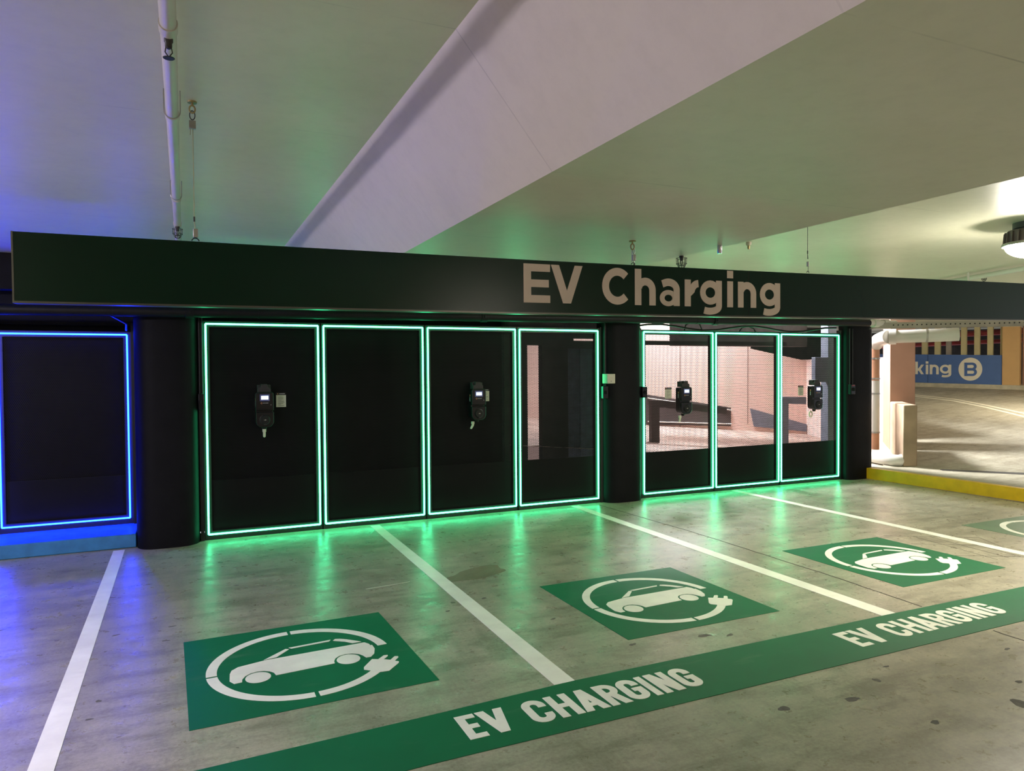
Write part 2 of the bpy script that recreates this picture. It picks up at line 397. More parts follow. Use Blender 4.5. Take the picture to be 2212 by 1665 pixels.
# wide splayed beam running towards the wall
b = MB()
prof = [(.805, 2.76), (1.16, 2.33), (2.75, 2.33), (3.11, 2.76)]
b.prism(prof, lambda x, z, t: (x, t, z), FLY0, .40)
o = b.build('ceiling_beam', [m_haunch, m_soffit], smooth=False)
for p in o.data.polygons:
    if p.normal.z < -.9: p.material_index = 1
tag(o, 'wide shallow concrete ceiling beam with splayed sides', 'beam', kind='structure')
# next beam to the left, out over the neighbouring aisle
b = MB(); b.prism([(-7.4, 2.76), (-7.05, 2.33), (-5.5, 2.33), (-5.15, 2.76)], lambda x, z, t: (x, t, z), FLY0, .40)
tag(b.build('ceiling_beam', m_soffit, smooth=False), 'second splayed ceiling beam over the neighbouring bays', 'beam', kind='structure')
# black downstand over the screens, black wall standing in for unlit depth behind the first screens
b = MB(); b.box(-.35, 9.36, .30, .48, 2.30, 2.76)
b.box(FLX0, -.35, .72, .92, 2.13, 2.76); b.box(FLX0, -.35, .30, .48, 2.42, 2.76)
tag(b.build('wall_back', m_blackwall, smooth=False), 'black painted downstand wall above the screens', 'wall', kind='structure')
b = MB(); b.box(-.42, 3.62, .55, .70, 0, 2.76); b.box(FLX0, -.42, .82, .95, 0, 2.2)
tag(b.build('wall_behind', m_blackwall, smooth=False), 'black wall standing in for the unlit depth behind the left screens', 'wall', kind='structure')
# outer walls of the deck, far behind the viewer
tag(bx(FLX0-.2, FLX0, FLY0, 1, 0, 2.8).build('wall_left', m_rust, smooth=False), 'plain concrete side wall of the deck', 'wall', kind='structure')
tag(bx(FLX0, 22, FLY0-.2, FLY0, 0, 2.8).build('wall_front', m_rust, smooth=False), 'plain concrete wall opposite the screens', 'wall', kind='structure')

# pillars with rounded noses
def pillar(x0, x1, yf, label, yb=.62, nose=.24):
    cx = (x0+x1)/2; rx = (x1-x0)/2
    p = [(cx+rx*math.copysign(abs(math.cos(a))**.55, math.cos(a)), yf+nose-nose*abs(math.sin(a))**.8) for a in [math.radians(180+180*i/24) for i in range(25)]]
    p += [(x1, yb), (x0, yb)]
    b = MB(); b.prism(p, lambda x, y, t: (x, y, t), 0, 2.76)
    return tag(b.build('pillar', m_blackwall), label, 'pillar')
pillar(-.435, .118, -.075, 'round-nosed black pillar between the blue-lit screen and the first green-lit screen')
pillar(4.70, 5.275, -.03, 'round-nosed black pillar in the gap between the fourth and fifth green-lit screens', yb=.19)
pillar(8.83, 9.36, -.03, 'round-nosed black pillar at the end of the screens beside the yellow kerb', yb=.16, nose=.08)

# ================================================================ SCREENS WITH LIGHT STRIPS
def screen(x0, x1, y, zb, zt, led, label, grp, perf_b=.585, part=None, leg=0, gaps=()):
    """x0..x1, zb..zt: centre line of the light strip."""
    t = thing('perforated_screen', label, 'screen panel', (x0, y, 0), 0, grp)
    w = x1-x0
    f = MB(); fo = .034; fi = .034
    b0 = 0 if leg == 0 else leg
    f.box(-fo, fi, 0, .045, b0, zt+.03); f.box(w-fi, w+fo, 0, .045, b0, zt+.03)
    f.box(fi, w-fi, 0, .045, zt-.03, zt+.03); f.box(fi, w-fi, 0, .045, b0, zb+.03)
    f.build('frame', m_frame, t, smooth=False)
    s = bx(fi, w-fi, .018, .021, perf_b, zt-.03); s.build('perforated_sheet', m_perf, t, smooth=False)
    bx(fi, w-fi, .015, .021, zb+.03, perf_b).build('kick_sheet', m_kick, t, smooth=False)
    l = MB(); r = .0088 if led is m_ledg else .0075; yy = -.014
    for (a, c) in (((0, zb), (w, zb)), ((0, zt), (w, zt))):
        l.tube([(a[0], yy, a[1]), (c[0], yy, c[1])], r, 8)
    for xx in (0, w):
        segs = [(zb, zt)]
        for g in gaps:
            if g[0] == (xx > 0):
                segs = [(zb, g[1]), (g[2], zt)]
        for a, c in segs: l.tube([(xx, yy, a), (xx, yy, c)], r, 8)
    l.build('light_strip', led, t)
    return t
ZB, ZT = .058, 2.125
PX = [(.192, 1.266), (1.323, 2.396), (2.455, 3.52), (3.576, 4.64), (5.32, 6.424), (6.478, 7.586), (7.636, 8.75)]
PL = ['first green-lit black screen, next to the left round pillar, carrying a charger',
      'second green-lit black screen, the dark one with no charger on it',
      'third green-lit black screen, carrying the second charger',
      'fourth green-lit screen, with pink and blue-grey stripes showing through its mesh',
      'fifth green-lit screen, first after the middle pillar, see-through with a charger',
      'sixth green-lit screen, see-through, with no charger on it',
      'seventh green-lit screen, last before the end pillar, see-through with a charger']
for i, (a, c) in enumerate(PX):
    g = ((False, 1.285, 1.425),) if i == 4 else ()
    screen(a, c, .1, ZB, ZT, m_ledg, PL[i], 'green-lit perforated screens along the wall', gaps=g)
screen(-1.60, -.522, .65, .19, 2.034, m_ledb, 'blue-lit black screen standing on the blue kerb', 'blue-lit screens', perf_b=.62, leg=.127)
screen(-2.73, -1.66, .65, .19, 2.034, m_ledb, 'unseen blue-lit screen added for its light, beyond the blue-lit one on the kerb', 'blue-lit screens', perf_b=.62, leg=.127)  # unseen neighbour screen, added for its blue light
# black posts beside the blue screen
tag(bx(-.486, -.444, .62, .70, .128, 2.15).build('edge_post', m_frame, smooth=False), 'thin black post between the blue-lit screen and the round pillar', 'post')
tag(bx(.122, .155, .08, .14, 0, 2.17).build('edge_post', m_frame, smooth=False), 'black post between left round pillar and first green-lit screen', 'post')
tag(bx(4.678, 4.712, .09, .15, 0, 2.17).build('edge_post', m_frame, smooth=False), 'black post left of the middle pillar at the fourth green-lit screen', 'post')
tag(bx(5.262, 5.284, .09, .15, 0, 2.17).build('edge_post', m_frame, smooth=False), 'black post right of the middle pillar at the fifth green-lit screen', 'post')
tag(bx(8.787, 8.835, .08, .16, 0, 2.20).build('edge_post', m_frame, smooth=False), 'black post between the seventh green-lit screen and the end pillar', 'post')
# kerbs
tag(bx(FLX0, -.44, .105, .80, 0, .128).build('kerb', m_bluepaint, bevel=.008), 'blue painted concrete kerb below the blue-lit screen', 'kerb')

# ================================================================ PARKING SIGN OVER THE BAYS
sg = thing('hanging_sign', 'long dark green hanging sign reading EV Charging', 'sign', (0, -4.361, 1.92))
top = [(-.573, 2.177), (.257, 2.182), (1.57, 2.1915), (2.942, 2.2075), (5.498, 2.2455), (8.6, 2.292)]
bot = [(-.571, 1.9163), (.253, 1.9227), (1.455, 1.9285), (2.942, 1.9465), (5.501, 1.9834), (8.6, 2.029)]
b = MB(); poly = bot+top[::-1]
b.prism(poly, lambda x, z, t: (x, t, z-1.92), 0, .05)
b.build('sign_panel', m_sign, sg, smooth=False)
b = MB()
for q in (bot, ):
    for (xa, za), (xb_, zb_) in zip(q, q[1:]):
        b.prism([(xa, za-.004), (xb_, zb_-.004), (xb_, zb_+.004), (xa, za+.004)], lambda x, z, t: (x, t, z-1.92), -.003, .054)
b.prism([(-.575, 1.913), (-.569, 1.913), (-.570, 2.178), (-.576, 2.178)], lambda x, z, t: (x, t, z-1.92), -.002, .052)
b.build('edge_trim', mat('sign_edge_trim', (.10, .10, .085), .3, metal=.6), sg, smooth=False)
SL = [('E', 1.518, 1.664), ('V', 1.669, 1.85), ('C', 1.968, 2.139), ('h', 2.167, 2.299), ('a', 2.326, 2.457), ('r', 2.491, 2.578), ('g', 2.595, 2.747), ('i', 2.786, 2.827), ('n', 2.863, 2.997), ('g', 3.025, 3.179)]
bl = lambda x: 1.9815+(x-1.518)*.0108
for c_, a_, d_ in SL:
    b = letters([(c_, a_, d_, 0)], .191, .0405, .146, lambda x, z, t: (x, t, z+bl(x)-1.92), -.0025, .001)
    b.build('letter', m_signletter, sg, smooth=False)
bx(2.9405, 2.9425, -.0008, .001, .03, .285).build('panel_joint', mat('sign_joint', (.004, .004, .004), .6), sg, smooth=False)

def suspension(x, ztop, zsign, label, kind=0):
    y = -4.336
    t = thing('suspension_cable', label, 'cable', (x, y, ztop), 0, 'safety cables holding the sign')
    L_ = zsign-ztop
    e = MB(); e.lathe((0, 0, -.006), [(.018, 0), (.018, .006)], 14); e.tube([(0, 0, 0), (0, 0, -.018)], .004, 8); e.ring((0, 0, -.031), .011, .015, .0035)
    e.build('eyebolt', m_brass, t)
    if kind == 0:
        MB().ring((0, 0, -.055), .010, .018, .002).build('loop', m_dark, t)
        g = MB(); g.box(-.013, .013, -.008, .008, -.11, -.077); g.build('wire_gripper', m_steel, t, bevel=.002)
        c = MB(); c.tube([(.001, 0, -.10), (.001, 0, L_+.09)], .0017, 6); c.tube([(-.008, 0, -.11), (-.009, 0, -.135)], .0017, 6)
        c.tube([(.001, 0, L_+.09), (.004, 0, L_+.055)], .0017, 6)
        c.build('wire', mat('pale_wire_rope', lin((176, 170, 130)), .4, metal=.4), t)
        MB().tube([(.001, 0, L_+.105), (.001, 0, L_+.085)], .0035, 8).build('ferrule', m_dark, t)
        bx(-.004, .014, -.007, .007, L_+.02, L_+.056).build('turnbuckle', m_steel, t, bevel=.002)
        h = MB(); h.ring((.004, 0, L_+.004), .014, .014, .0022, a0=.2, a1=PI-.2, seg=12)
    elif kind == 1:
        c = MB(); c.tube([(-.004, 0, -.04), (-.006, 0, L_+.02)], .0016, 6); c.ring((.008, 0, -.055), .007, .014, .0018)
        c.tube([(.012, 0, -.10), (.009, 0, L_+.005)], .0018, 6)
        c.build('wire', m_steel, t)
        g = bx(-.001, .018, -.007, .007, -.105, -.072); g.build('turnbuckle', m_steel, t, bevel=.002)
        MB().tube([(.0115, 0, -.118), (.009, 0, -.135)], .0036, 8).build('ferrule', m_dark, t)
        h = MB(); h.ring((.004, 0, L_+.004), .012, .012, .0022, a0=.2, a1=PI-.2, seg=12)
    else:
        c = MB(); c.tube([(0, 0, -.04), (0, 0, L_+.13)], .0016, 6); c.tube([(0, 0, L_+.13), (.004, 0, L_+.09)], .0014, 6); c.tube([(.0, 0, L_+.13), (-.001, 0, L_+.09)], .0014, 6)
        c.build('wire', m_dark, t)
        bx(-.004, .006, -.006, .006, L_+.045, L_+.075).build('turnbuckle', m_steel, t, bevel=.002)
        MB().tube([(0, 0, L_+.14), (0, 0, L_+.122)], .0034, 8).build('ferrule', m_dark, t)
        h = MB(); h.ring((.002, 0, L_+.006), .009, .012, .002, a0=.2, a1=PI-.2, seg=12); h.tube([(.004, 0, L_+.045), (.003, 0, L_+.015)], .0012, 5)
    h.build('hook', m_dark, t)
suspension(.045, 2.75, 2.180, 'wire cable with gripper block hanging from the ceiling at the sign\'s plain end')
suspension(2.171, 2.33, 2.199, 'short wire cable and turnbuckle above the h of the sign lettering', 1)
suspension(3.425, 2.75, 2.215, 'thin dark wire cable dropping behind the beam edge past the last g of the sign', 2)

# ================================================================ SERVICES
# sprinkler pipe under the slab
sp = thing('sprinkler_pipe', 'off-white sprinkler pipe running under the ceiling towards the wall', 'pipe', (-.028, -8, 2.665))
b = MB(); b.tube([(0, -6, 0), (0, 8.2, 0)], .0228, 18); b.build('pipe_run', m_white_pipe, sp)
def u_clip(y, big=1):
    b = MB(); b.ring((0, y, 0), .029*big, .029*big, .0022, a0=-PI, a1=0, seg=14); b.tube([(-.029*big, y, 0), (-.029*big, y, .082)], .0022, 5); b.tube([(.029*big, y, 0), (.029*big, y, .082)], .0022, 5)
    return b
for y in (2.35, 3.55, 5.0, .2):
    u_clip(y).build('pipe_clip', m_steel, sp)
def coupling(y, r=.0265, l=.05):
    return MB().tube([(0, y-l/2, 0), (0, y+l/2, 0)], r, 18)
for y in (2.80, 3.60, 5.1, 5.88): coupling(y).build('pipe_coupling', m_white_pipe, sp)
def sprinkler(loc, label, caged=True, s=1., boss=True, grp='sprinkler heads'):
    t = thing('sprinkler', label, 'sprinkler', loc, 0, grp)
    b = MB(); b.lathe((0, 0, -.030*s), [(.006*s, -.006*s), (.011*s, 0), (.011*s, .012*s), (.014*s, .016*s), (.014*s, .030*s)], 12); b.build('head_body', m_dark, t)
    b = MB(); b.tube([(-.008*s, 0, -.03*s), (-.011*s, 0, -.048*s), (0, 0, -.064*s)], .002*s, 6); b.tube([(.008*s, 0, -.03*s), (.011*s, 0, -.048*s), (0, 0, -.064*s)], .002*s, 6)
    b.lathe((0, 0, -.068*s), [(.017*s, 0), (.019*s, .002*s), (.004*s, .005*s)], 14); b.build('deflector', m_dark, t)
    if caged:
        b = MB()
        for a in range(4):
            ca, sa = math.cos(a*PI/4), math.sin(a*PI/4); pts = []
            for k in range(15):
                q = -1+2*k/14; rr = .036*s*(1-abs(q)**4*.75); zz = -.018*s-.068*s*(1-abs(q)**3.2)
                pts.append((q*.036*s*ca*1.0 if abs(q) < 1 else q*.030*s*ca, q*.036*s*sa, zz))
            b.tube(pts, .0018*s, 5)
        b.ring((0, 0, -.020*s), .034*s, .034*s, .0018*s, axis='z'); b.ring((0, 0, -.055*s), .033*s, .033*s, .0018*s, axis='z')
        b.build('wire_guard', m_dark, t)
    return t
sprinkler((-.028, -5.16, 2.648), 'bare dark sprinkler head under the off-white pipe, nearer the viewer', False, .9)
sprinkler((-.028, -2.14, 2.645), 'caged sprinkler head at the far end of the off-white pipe above the sign', True, .95)
sprinkler((2.735, -4.02, 2.335), 'caged sprinkler head on the beam edge above the sign letter r', True, .95)
sprinkler((8.75, -2.02, 2.75), 'small caged sprinkler head near the ceiling pipe by the round lamp', True, .9)
b = MB(); b.lathe((2.70, -4.40, 2.285), [(.0115, 0), (.0125, .002), (.0125, .045)], 16)
tag(b.build('ceiling_sensor', mat('chrome_sensor', (.6, .6, .65), .2, metal=.9)), 'small shiny cylinder sensor under the beam edge above the i of the sign', 'sensor')
t = thing('spray_nozzle', 'small brass nozzle beside the beam edge, above the last g of the sign', 'sprinkler', (4.494, -2.678, 2.75))
MB().lathe((0, 0, -.03), [(.018, 0), (.024, .01), (.024, .03)], 12).build('nozzle_body', m_beige, t)
MB().lathe((0, 0, -.062), [(.008, 0), (.012, .012), (.012, .032)], 10).build('nozzle_tip', m_brass, t)

# black main pipe along the wall
def wz(x): return 2.198+(x+1.404)*.0090
mp = thing('wall_main_pipe', 'black painted main pipe running level along the wall under the sign', 'pipe', (0, -.22, 0))
b = MB(); b.tube([(-9, 0, wz(-9)), (9.0, 0, wz(9.0))], .048, 20); b.build('pipe_run', m_black, mp)
for x in (-.58, .66, 1.9, 3.75, 5.9, 8.2):
    b = MB(); b.tube([(x-.008, 0, wz(x)), (x+.008, 0, wz(x))], .051, 20); b.tube([(x, 0, wz(x)+.045), (x, 0, 2.70 if x > 3.2 or x < .6 else 2.33)], .005, 6)
    b.build('pipe_hanger', m_black, mp)
for x in (.05, 3.0, 6.2):
    b = MB(); b.tube([(x-.035, 0, wz(x)), (x+.035, 0, wz(x))], .058, 20); b.box(x-.012, x+.012, -.07, .07, wz(x)-.012, wz(x)+.012); b.build('grooved_coupling', m_black, mp, bevel=.002)
b = MB(); b.tube([(9.0, 0, wz(9)), (9.55, 0, wz(9.4))], .045, 20); b.build('pipe_end', m_white_pipe, mp)
for x in (9.13, 9.33): MB().tube([(x-.05, 0, wz(x)), (x+.05, 0, wz(x))], .062, 20).build('white_coupling', m_white_pipe, mp)
# black cable bundle sagging on top of the fifth and sixth screens
tag(MB().tube([(5.1+.22*i, .02, 2.185+.035*math.sin(i*.9)+.0007*i) for i in range(17)], .012, 8).build('cable_bundle', m_black), 'black cable bundle looping above the see-through screens', 'cable')
tag(MB().tube([(5.98, .12, 2.15), (6.0, .12, 2.22), (6.08, .12, 2.27), (6.22, .12, 2.26), (6.28, .12, 2.15)], .009, 8).build('cable_loop', m_black), 'black cable loop standing up above the fifth green-lit screen', 'cable')
tag(MB().tube([(6.9, .12, 2.15), (6.95, .12, 2.20), (7.05, .12, 2.23), (7.16, .12, 2.20), (7.2, .12, 2.15)], .009, 8).build('cable_loop', m_black), 'black cable loop standing up above the sixth green-lit screen', 'cable')
tag(MB().tube([(-.66, -.17, 2.21), (-.50, .28, 2.125), (-.52, .56, 2.08)], .012, 8).build('stay_rod', mat('dark_rod', (.03, .03, .04), .4)), 'short slanting rod above the blue-lit screen', 'rod')

def isolator(x, y, z0, z1, w, label, conduits, red=False):
    t = thing('isolator_switch', label, 'switch box', (x, y, z0), 0, 'black isolator boxes on the pillars')
    h = z1-z0
    bx(-w/2, w/2, -.055, 0, 0, h).build('box', m_charger, t, bevel=.006)
    b = MB(); b.lathe((0, -.055, h*.5), [(w*.3, 0), (w*.3, -.010), (w*.25, -.014)], 16, axis='y'); b.box(-.006, .006, -.082, -.066, h*.5-w*.28, h*.5+w*.28)
    b.build('rotary_handle', m_sock, t)
    for dx in conduits:
        k = MB(); k.tube([(dx, -.014, h), (dx, -.014, 2.22-z0)], .0085, 10); k.build('conduit', m_frame, t)
    if red: bx(-w*.3, w*.3, -.058, -.054, h*.86, h*.94).build('red_tag', m_redpipe, t, smooth=False)
    return t
isolator(.142, .08, 1.285, 1.445, .052, 'dark isolator box between the left pillar and first green-lit screen', (-.010, .014))
isolator(4.705, .06, 1.292, 1.446, .072, 'dark isolator box left of the middle pillar below the pale switch', (.02,))
isolator(5.28, .06, 1.29, 1.43, .07, 'black isolator box covering the light strip on the fifth screen edge', ())
isolator(8.875, -.01, 1.262, 1.405, .085, 'black isolator box on the end pillar, below its two conduits', (-.03, .028), True)
t = thing('wall_switch', 'pale beige switch box mounted on the middle pillar', 'switch box', (4.742, -.03, 1.478))
bx(-.056, .056, -.03, .09, 0, .117).build('box', m_plateg, t, bevel=.005)
bx(-.034, .020, -.0315, -.029, .085, .106).build('sticker', m_card, t, smooth=False)
MB().lathe((-.004, -.03, .028), [(.006, 0), (.006, -.004)], 10, axis='y').build('key_hole', m_ink, t)
MB().tube([(-.03, .07, .115), (-.03, .07, .75)], .0085, 10).build('conduit', m_frame, t)

# ================================================================ CHARGERS
def charger():
    t = thing('ev_charger', 'x', 'charger', (0, 0, 0), 0, 'wall chargers on the screens')
    w = .085
    def outline(w, h0, h1, rt, rb, n=8):
        p = []
        for cx, cz, r, a0 in ((w-rt, h1-rt, rt, 0), (-w+rt, h1-rt, rt, 90), (-w+rb, h0+rb, rb, 180), (w-rb, h0+rb, rb, 270)):
            p += [(cx+r*math.cos(math.radians(a0+90*i/n)), cz+r*math.sin(math.radians(a0+90*i/n))) for i in range(n+1)]
        return p
    xz = lambda x, z, y: (x, y, z)
    b = MB(); b.prism(outline(w-.004, .0, .34, .02, .055), xz, -.085, 0); b.build('back_case', m_charger, t, bevel=.004)
    b = MB(); b.prism(outline(w, .165, .345, .022, .006), xz, -.125, -.085); b.build('upper_cover', m_charger, t, bevel=.006)
    lo = MB(); lo.prism(outline(w, -.004, .148, .006, .060), xz, -.125, -.085); lo.build('lower_cover', m_charger, t, bevel=.006)
    s = MB(); s.lathe((0, -.125, .070), [(.054, .004), (.054, -.004), (.047, -.006), (.047, -.002)], 28, axis='y'); so = s.build('socket_ring', m_charger, t)
    k = MB(); k.lathe((0, -.124, .070), [(.046, 0), (.046, -.010), (.042, -.014)], 28, axis='y'); sc_ = k.build('socket_cover', m_sock, t)
    mk = MB(); mk.prism([(-.010, .067), (-.003, .067), (-.0065, .076)], xz, -.1392, -.137); mk.box(.001, .009, -.1392, -.137, .067, .075); mk.build('cover_mark', m_card, sc_, smooth=False)
    bx(-.012, .012, -.141, -.13, .020, .030).build('cover_latch', m_chargcap, sc_, bevel=.002)
    z = bx(-.046, .046, -.1265, -.124, .258, .325); zb_ = z.build('screen_bezel', m_bezel, t, smooth=False)
    bx(-.034, .034, -.1285, -.126, .274, .310).build('screen', m_screen, zb_, smooth=False)
    lg = MB()
    for q in ribbon(arc(-.030, .238, .007, .007, 40, 320, 14), .0032): lg.prism(q, xz, -.1275, -.1245)
    lg.build('logo_ring', m_orange, t, smooth=False)
    l2 = MB()
    for i in range(8): l2.box(-.020+i*.0068, -.0155+i*.0068, -.1272, -.1245, .2355, .2405+(.001 if i % 3 else 0))
    l2.build('logo_text', m_grey, t, smooth=False)
    MB().prism([(.054, .216), (.062, .216), (.058, .224)], xz, -.1272, -.1245).build('status_mark', m_grey, t, smooth=False)
    sd = MB()
    for i in range(6): sd.box(-.0842, -.0815, -.062, -.050, .205+i*.0085, .211+i*.0085)
    sd.build('side_print', m_grey, t, smooth=False)
    ss = MB()
    for q in ribbon(arc(-.056, .272, .009, .009, 40, 320, 12), .004): ss.prism([(p[0], p[1]) for p in q], lambda y, z, x: (x, y, z), -.0842, -.0815)
    ss.build('side_logo', m_orange, t, smooth=False)
    c = MB(); hw = .062
    c.prism([(-hw, .345), (hw, .345), (hw*.98, .385), (hw*.55, .395), (hw*.5, .425), (-hw*.5, .425), (-hw*.55, .395), (-hw*.98, .385)], xz, -.105, -.005)
    c.box(-hw, -hw*.55, -.075, -.005, .38, .418); c.box(hw*.55, hw, -.075, -.005, .38, .418)
    c.build('cable_hook', m_chargcap, t, bevel=.004)
    b = MB(); b.tube([(0, -.045, 0), (0, -.045, -.03)], [.030, .020], 14); b.build('cable_gland', m_sock, t)
    return t
CH = charger()
CH.location = (.722, .10, 1.103); CH['label'] = 'black wall charger with lit screen on the first green-lit screen'
o3 = dup(CH, (3.015, .10, 1.095), 'black wall charger with lit screen on the third green-lit screen')
o5 = dup(CH, (5.905, .10, 1.070), 'black wall charger with lit screen on the fifth green-lit screen, right of its card')
o7 = dup(CH, (8.225, .10, 1.058), 'black wall charger with lit screen on the last green-lit screen')
def holster(x, z, label, bend=0, ring=False):
    b = MB()
    if ring:
        b.ring((0, 0, -.045), .028, .040, .009, seg=20, t=8)
    else:
        b.tube([(0, 0, 0), (0, 0, -.028)], .0185, 14); b.tube([(0, 0, -.028), (0, 0, -.040), (-bend*.6, 0, -.062), (-bend, 0, -.078), (-bend, 0, -.084)], [.0135, .0135, .0135, .012, .004], 12)
    o = b.build('charging_plug', m_beige); o.location = (x, .045, z)
    tag(o, label, 'plug', 'beige plug ends below the chargers')
holster(.720, 1.078, 'straight beige plug hanging below the charger on the first green-lit screen')
holster(2.965, 1.072, 'curved beige plug below the charger on the third green-lit screen', .022)
holster(5.850, 1.045, 'beige plug tip below the charger on the fifth green-lit screen', .008)
holster(8.150, 1.035, 'beige cable loop below the charger on the last green-lit screen', 0, True)
def notice(x0, x1, z0, z1, label):
    t = thing('instruction_card', label, 'card', (x0, .112, z0), 0, 'instruction cards beside the chargers')
    w, h = x1-x0, z1-z0
    cd_ = bx(0, w, -.004, 0, 0, h*.82).build('card', m_card, t, smooth=False)
    bx(0, w, -.004, 0, h*.82, h).build('header', m_charger, t, smooth=False)
    b = MB()
    for i, (k, l) in enumerate(((.68, .45), (.62, .55), (.54, .5), (.46, .35), (.38, .6), (.31, .66), (.23, .5), (.17, .3), (.09, .62))):
        b.box(w*.2, w*(.2+l), -.0048, -.0035, h*k, h*k+h*.022)
    b.build('printed_lines', m_ink, cd_, smooth=False)
    hb = MB(); hb.box(w*.3, w*.88, -.0048, -.0035, h*.89, h*.925)
    hb.build('header_print', m_grey, t, smooth=False)
    MB().lathe((w*.17, -.004, h*.91), [(w*.05, 0), (w*.05, -.001)], 10, axis='y').build('header_dot', m_orange, t, smooth=False)
    return t
notice(.845, .941, 1.292, 1.440, 'small white instruction card on the first green-lit screen')
notice(3.112, 3.195, 1.296, 1.438, 'small white instruction card on the third green-lit screen')
notice(5.663, 5.765, 1.268, 1.412, 'small white instruction card on the fifth green-lit screen, left of its charger')
notice(7.978, 8.076, 1.256, 1.400, 'small white instruction card on the seventh green-lit screen, left of its charger')

# ================================================================ FLOOR MARKINGS
fz = lambda x, y, t: (x, y, t)
def line(x0a, x1a, x0b, x1b, ya, yb, label):
    b = MB(); b.prism([(x0a, ya), (x1a, ya), (x1b, yb), (x0b, yb)], fz, 0, .0022)
    tag(b.build('bay_line', m_white, smooth=False), label, 'road marking', 'white bay lines on the floor')
line(-.627, -.533, -.620, -.517, .03, -4.9, 'white bay line ending at the blue kerb')
line(1.778, 1.878, 1.738, 1.860, .035, -4.243, 'white bay line meeting the wall below the second green-lit screen')
line(4.225, 4.330, 4.192, 4.320, .04, -4.247, 'white bay line starting just before the middle pillar, beside the floor crack')
line(6.700, 6.800, 6.64, 6.755, .04, -4.25, 'white bay line starting below the sixth green-lit screen')
t = thing('painted_strip', 'long green floor strip painted with EV CHARGING twice', 'road marking', (0, 0, 0))
b = MB(); tp = [(-.9, -4.33), (.029, -4.325), (1.093, -4.282), (1.863, -4.243), (4.329, -4.250), (5.688, -4.262), (9.0, -4.27)]
bt = [(9.0, -4.72), (4.929, -4.707), (3.0, -4.70), (.953, -4.694), (-.9, -4.74)]
b.prism(tp+bt, fz, 0, .003); b.build('green_band', m_green, t, smooth=False)
LT = [('E', 0, .089), ('V', .098, .232), ('c', .315, .430), ('H', .448, .565), ('A', .572, .700), ('R', .712, .822), ('q', .832, .945), ('I', .962, .998), ('N', 1.018, 1.132), ('q', 1.150, 1.262)]
xs = 1.330/1.262
for x0 in (1.136, 3.618):
    k = 1.0 if x0 < 2 else 1.052
    b = letters([(c, x0+a*xs*k, x0+d*xs*k, 0) for c, a, d in LT], .226, .042, .16, lambda x, y, tt: (x, -4.583+y+(x-1.1)*.0035, tt), .003, .0045)
    b.build('painted_text', m_white, t, smooth=False)

CAR = [(.229, .435), (.209, .48), (.217, .575), (.229, .621), (.265, .656), (.412, .689), (.99, .702), (1.01, .665), (1.010, .641), (1.022, .641), (1.021, .578), (1.0, .508), (.97, .469), (.943, .469), (.933, .508), (.918, .540), (.883, .566), (.845, .573), (.807, .562), (.780, .535), (.766, .500), (.763, .468), (.443, .451), (.437, .490), (.419, .520), (.390, .541), (.357, .547), (.320, .538), (.290, .512), (.272, .475), (.268, .440)]
PLUG = [(.896, .338), (.966, .43), (.997, .412), (1.041, .453), (1.063, .449), (1.060, .434), (1.025, .398), (1.057, .372), (1.094, .412), (1.112, .404), (1.110, .390), (1.076, .350), (1.095, .330), (1.088, .312), (1.010, .232), (.96, .238), (.915, .285), (.890, .310)]
def ringseg(a0, a1):
    n = 26; ro, ri = .505, .449; cx, cy = .602, .594
    A = [math.radians(a0+(a1-a0)*i/n) for i in range(n+1)]
    return [[(cx+ro*math.cos(A[i]), cy+ro*math.sin(A[i])), (cx+ro*math.cos(A[i+1]), cy+ro*math.sin(A[i+1])), (cx+ri*math.cos(A[i+1]), cy+ri*math.sin(A[i+1])), (cx+ri*math.cos(A[i]), cy+ri*math.sin(A[i]))] for i in range(n)]
sq = thing('ev_bay_symbol', 'x', 'road marking', (0, 0, 0), 0, 'green car-and-plug squares painted in the bays')
MB().prism([(0, 0), (1.218, 0), (1.214, 1.205), (0, 1.205)], fz, 0, .0022).build('green_square', m_green, sq, smooth=False)
b = MB()
for a0, a1 in ((3, 89), (91.2, 181), (183.2, 268.6), (271.2, 318)):
    for q in ringseg(a0, a1): b.prism(q, fz, .0022, .0038)
b.build('charging_ring', m_white, sq, smooth=False)
MB().prism(PLUG, fz, .0022, .0042).build('plug_symbol', m_white, sq, smooth=False)
b = MB(); b.prism(CAR, fz, .0022, .0038)
b.prism([(.408, .697), (.544, .811), (.562, .798), (.478, .706)], fz, .0022, .0038)
b.prism([(.563, .822), (.815, .838), (.800, .815), (.577, .802)], fz, .0022, .0038)
b.prism([(.825, .818), (.842, .838), (.870, .828), (.904, .802), (.976, .724), (.923, .722), (.888, .768)], fz, .0022, .0038)
for cx, cy in ((.352, .464), (.846, .492)):
    b.prism([(cx+.066*math.cos(k*PI/14), cy+.069*math.sin(k*PI/14)) for k in range(28)], fz, .0022, .0038)
b.build('car_symbol', m_white, sq, smooth=False)
sq.location = (-.006, -3.950, 0); sq.rotation_euler = (0, 0, math.radians(1.2)); sq['label'] = 'green square with white car symbol, the one nearest the blue kerb'
dup(sq, (2.437, -3.881, 0), 'green square with white car symbol, in the bay below the third and fourth green-lit screens', 0)
dup(sq, (4.885, -3.880, 0), 'green square with white car symbol, beyond the floor crack', math.radians(-.2))
dup(sq, (7.345, -3.895, 0), 'faded green square with ring at the frame edge, furthest from the blue kerb', 0)
m_fade = floor_paint('faded_green_paint', lin((96, 122, 92)), lin((130, 130, 104)), .6)
for o in bpy.data.objects:
    if o.parent and o.parent.location.x > 7.3 and o.name.startswith('green_square'):
        o.data = o.data.copy(); o.data.materials[0] = m_fade

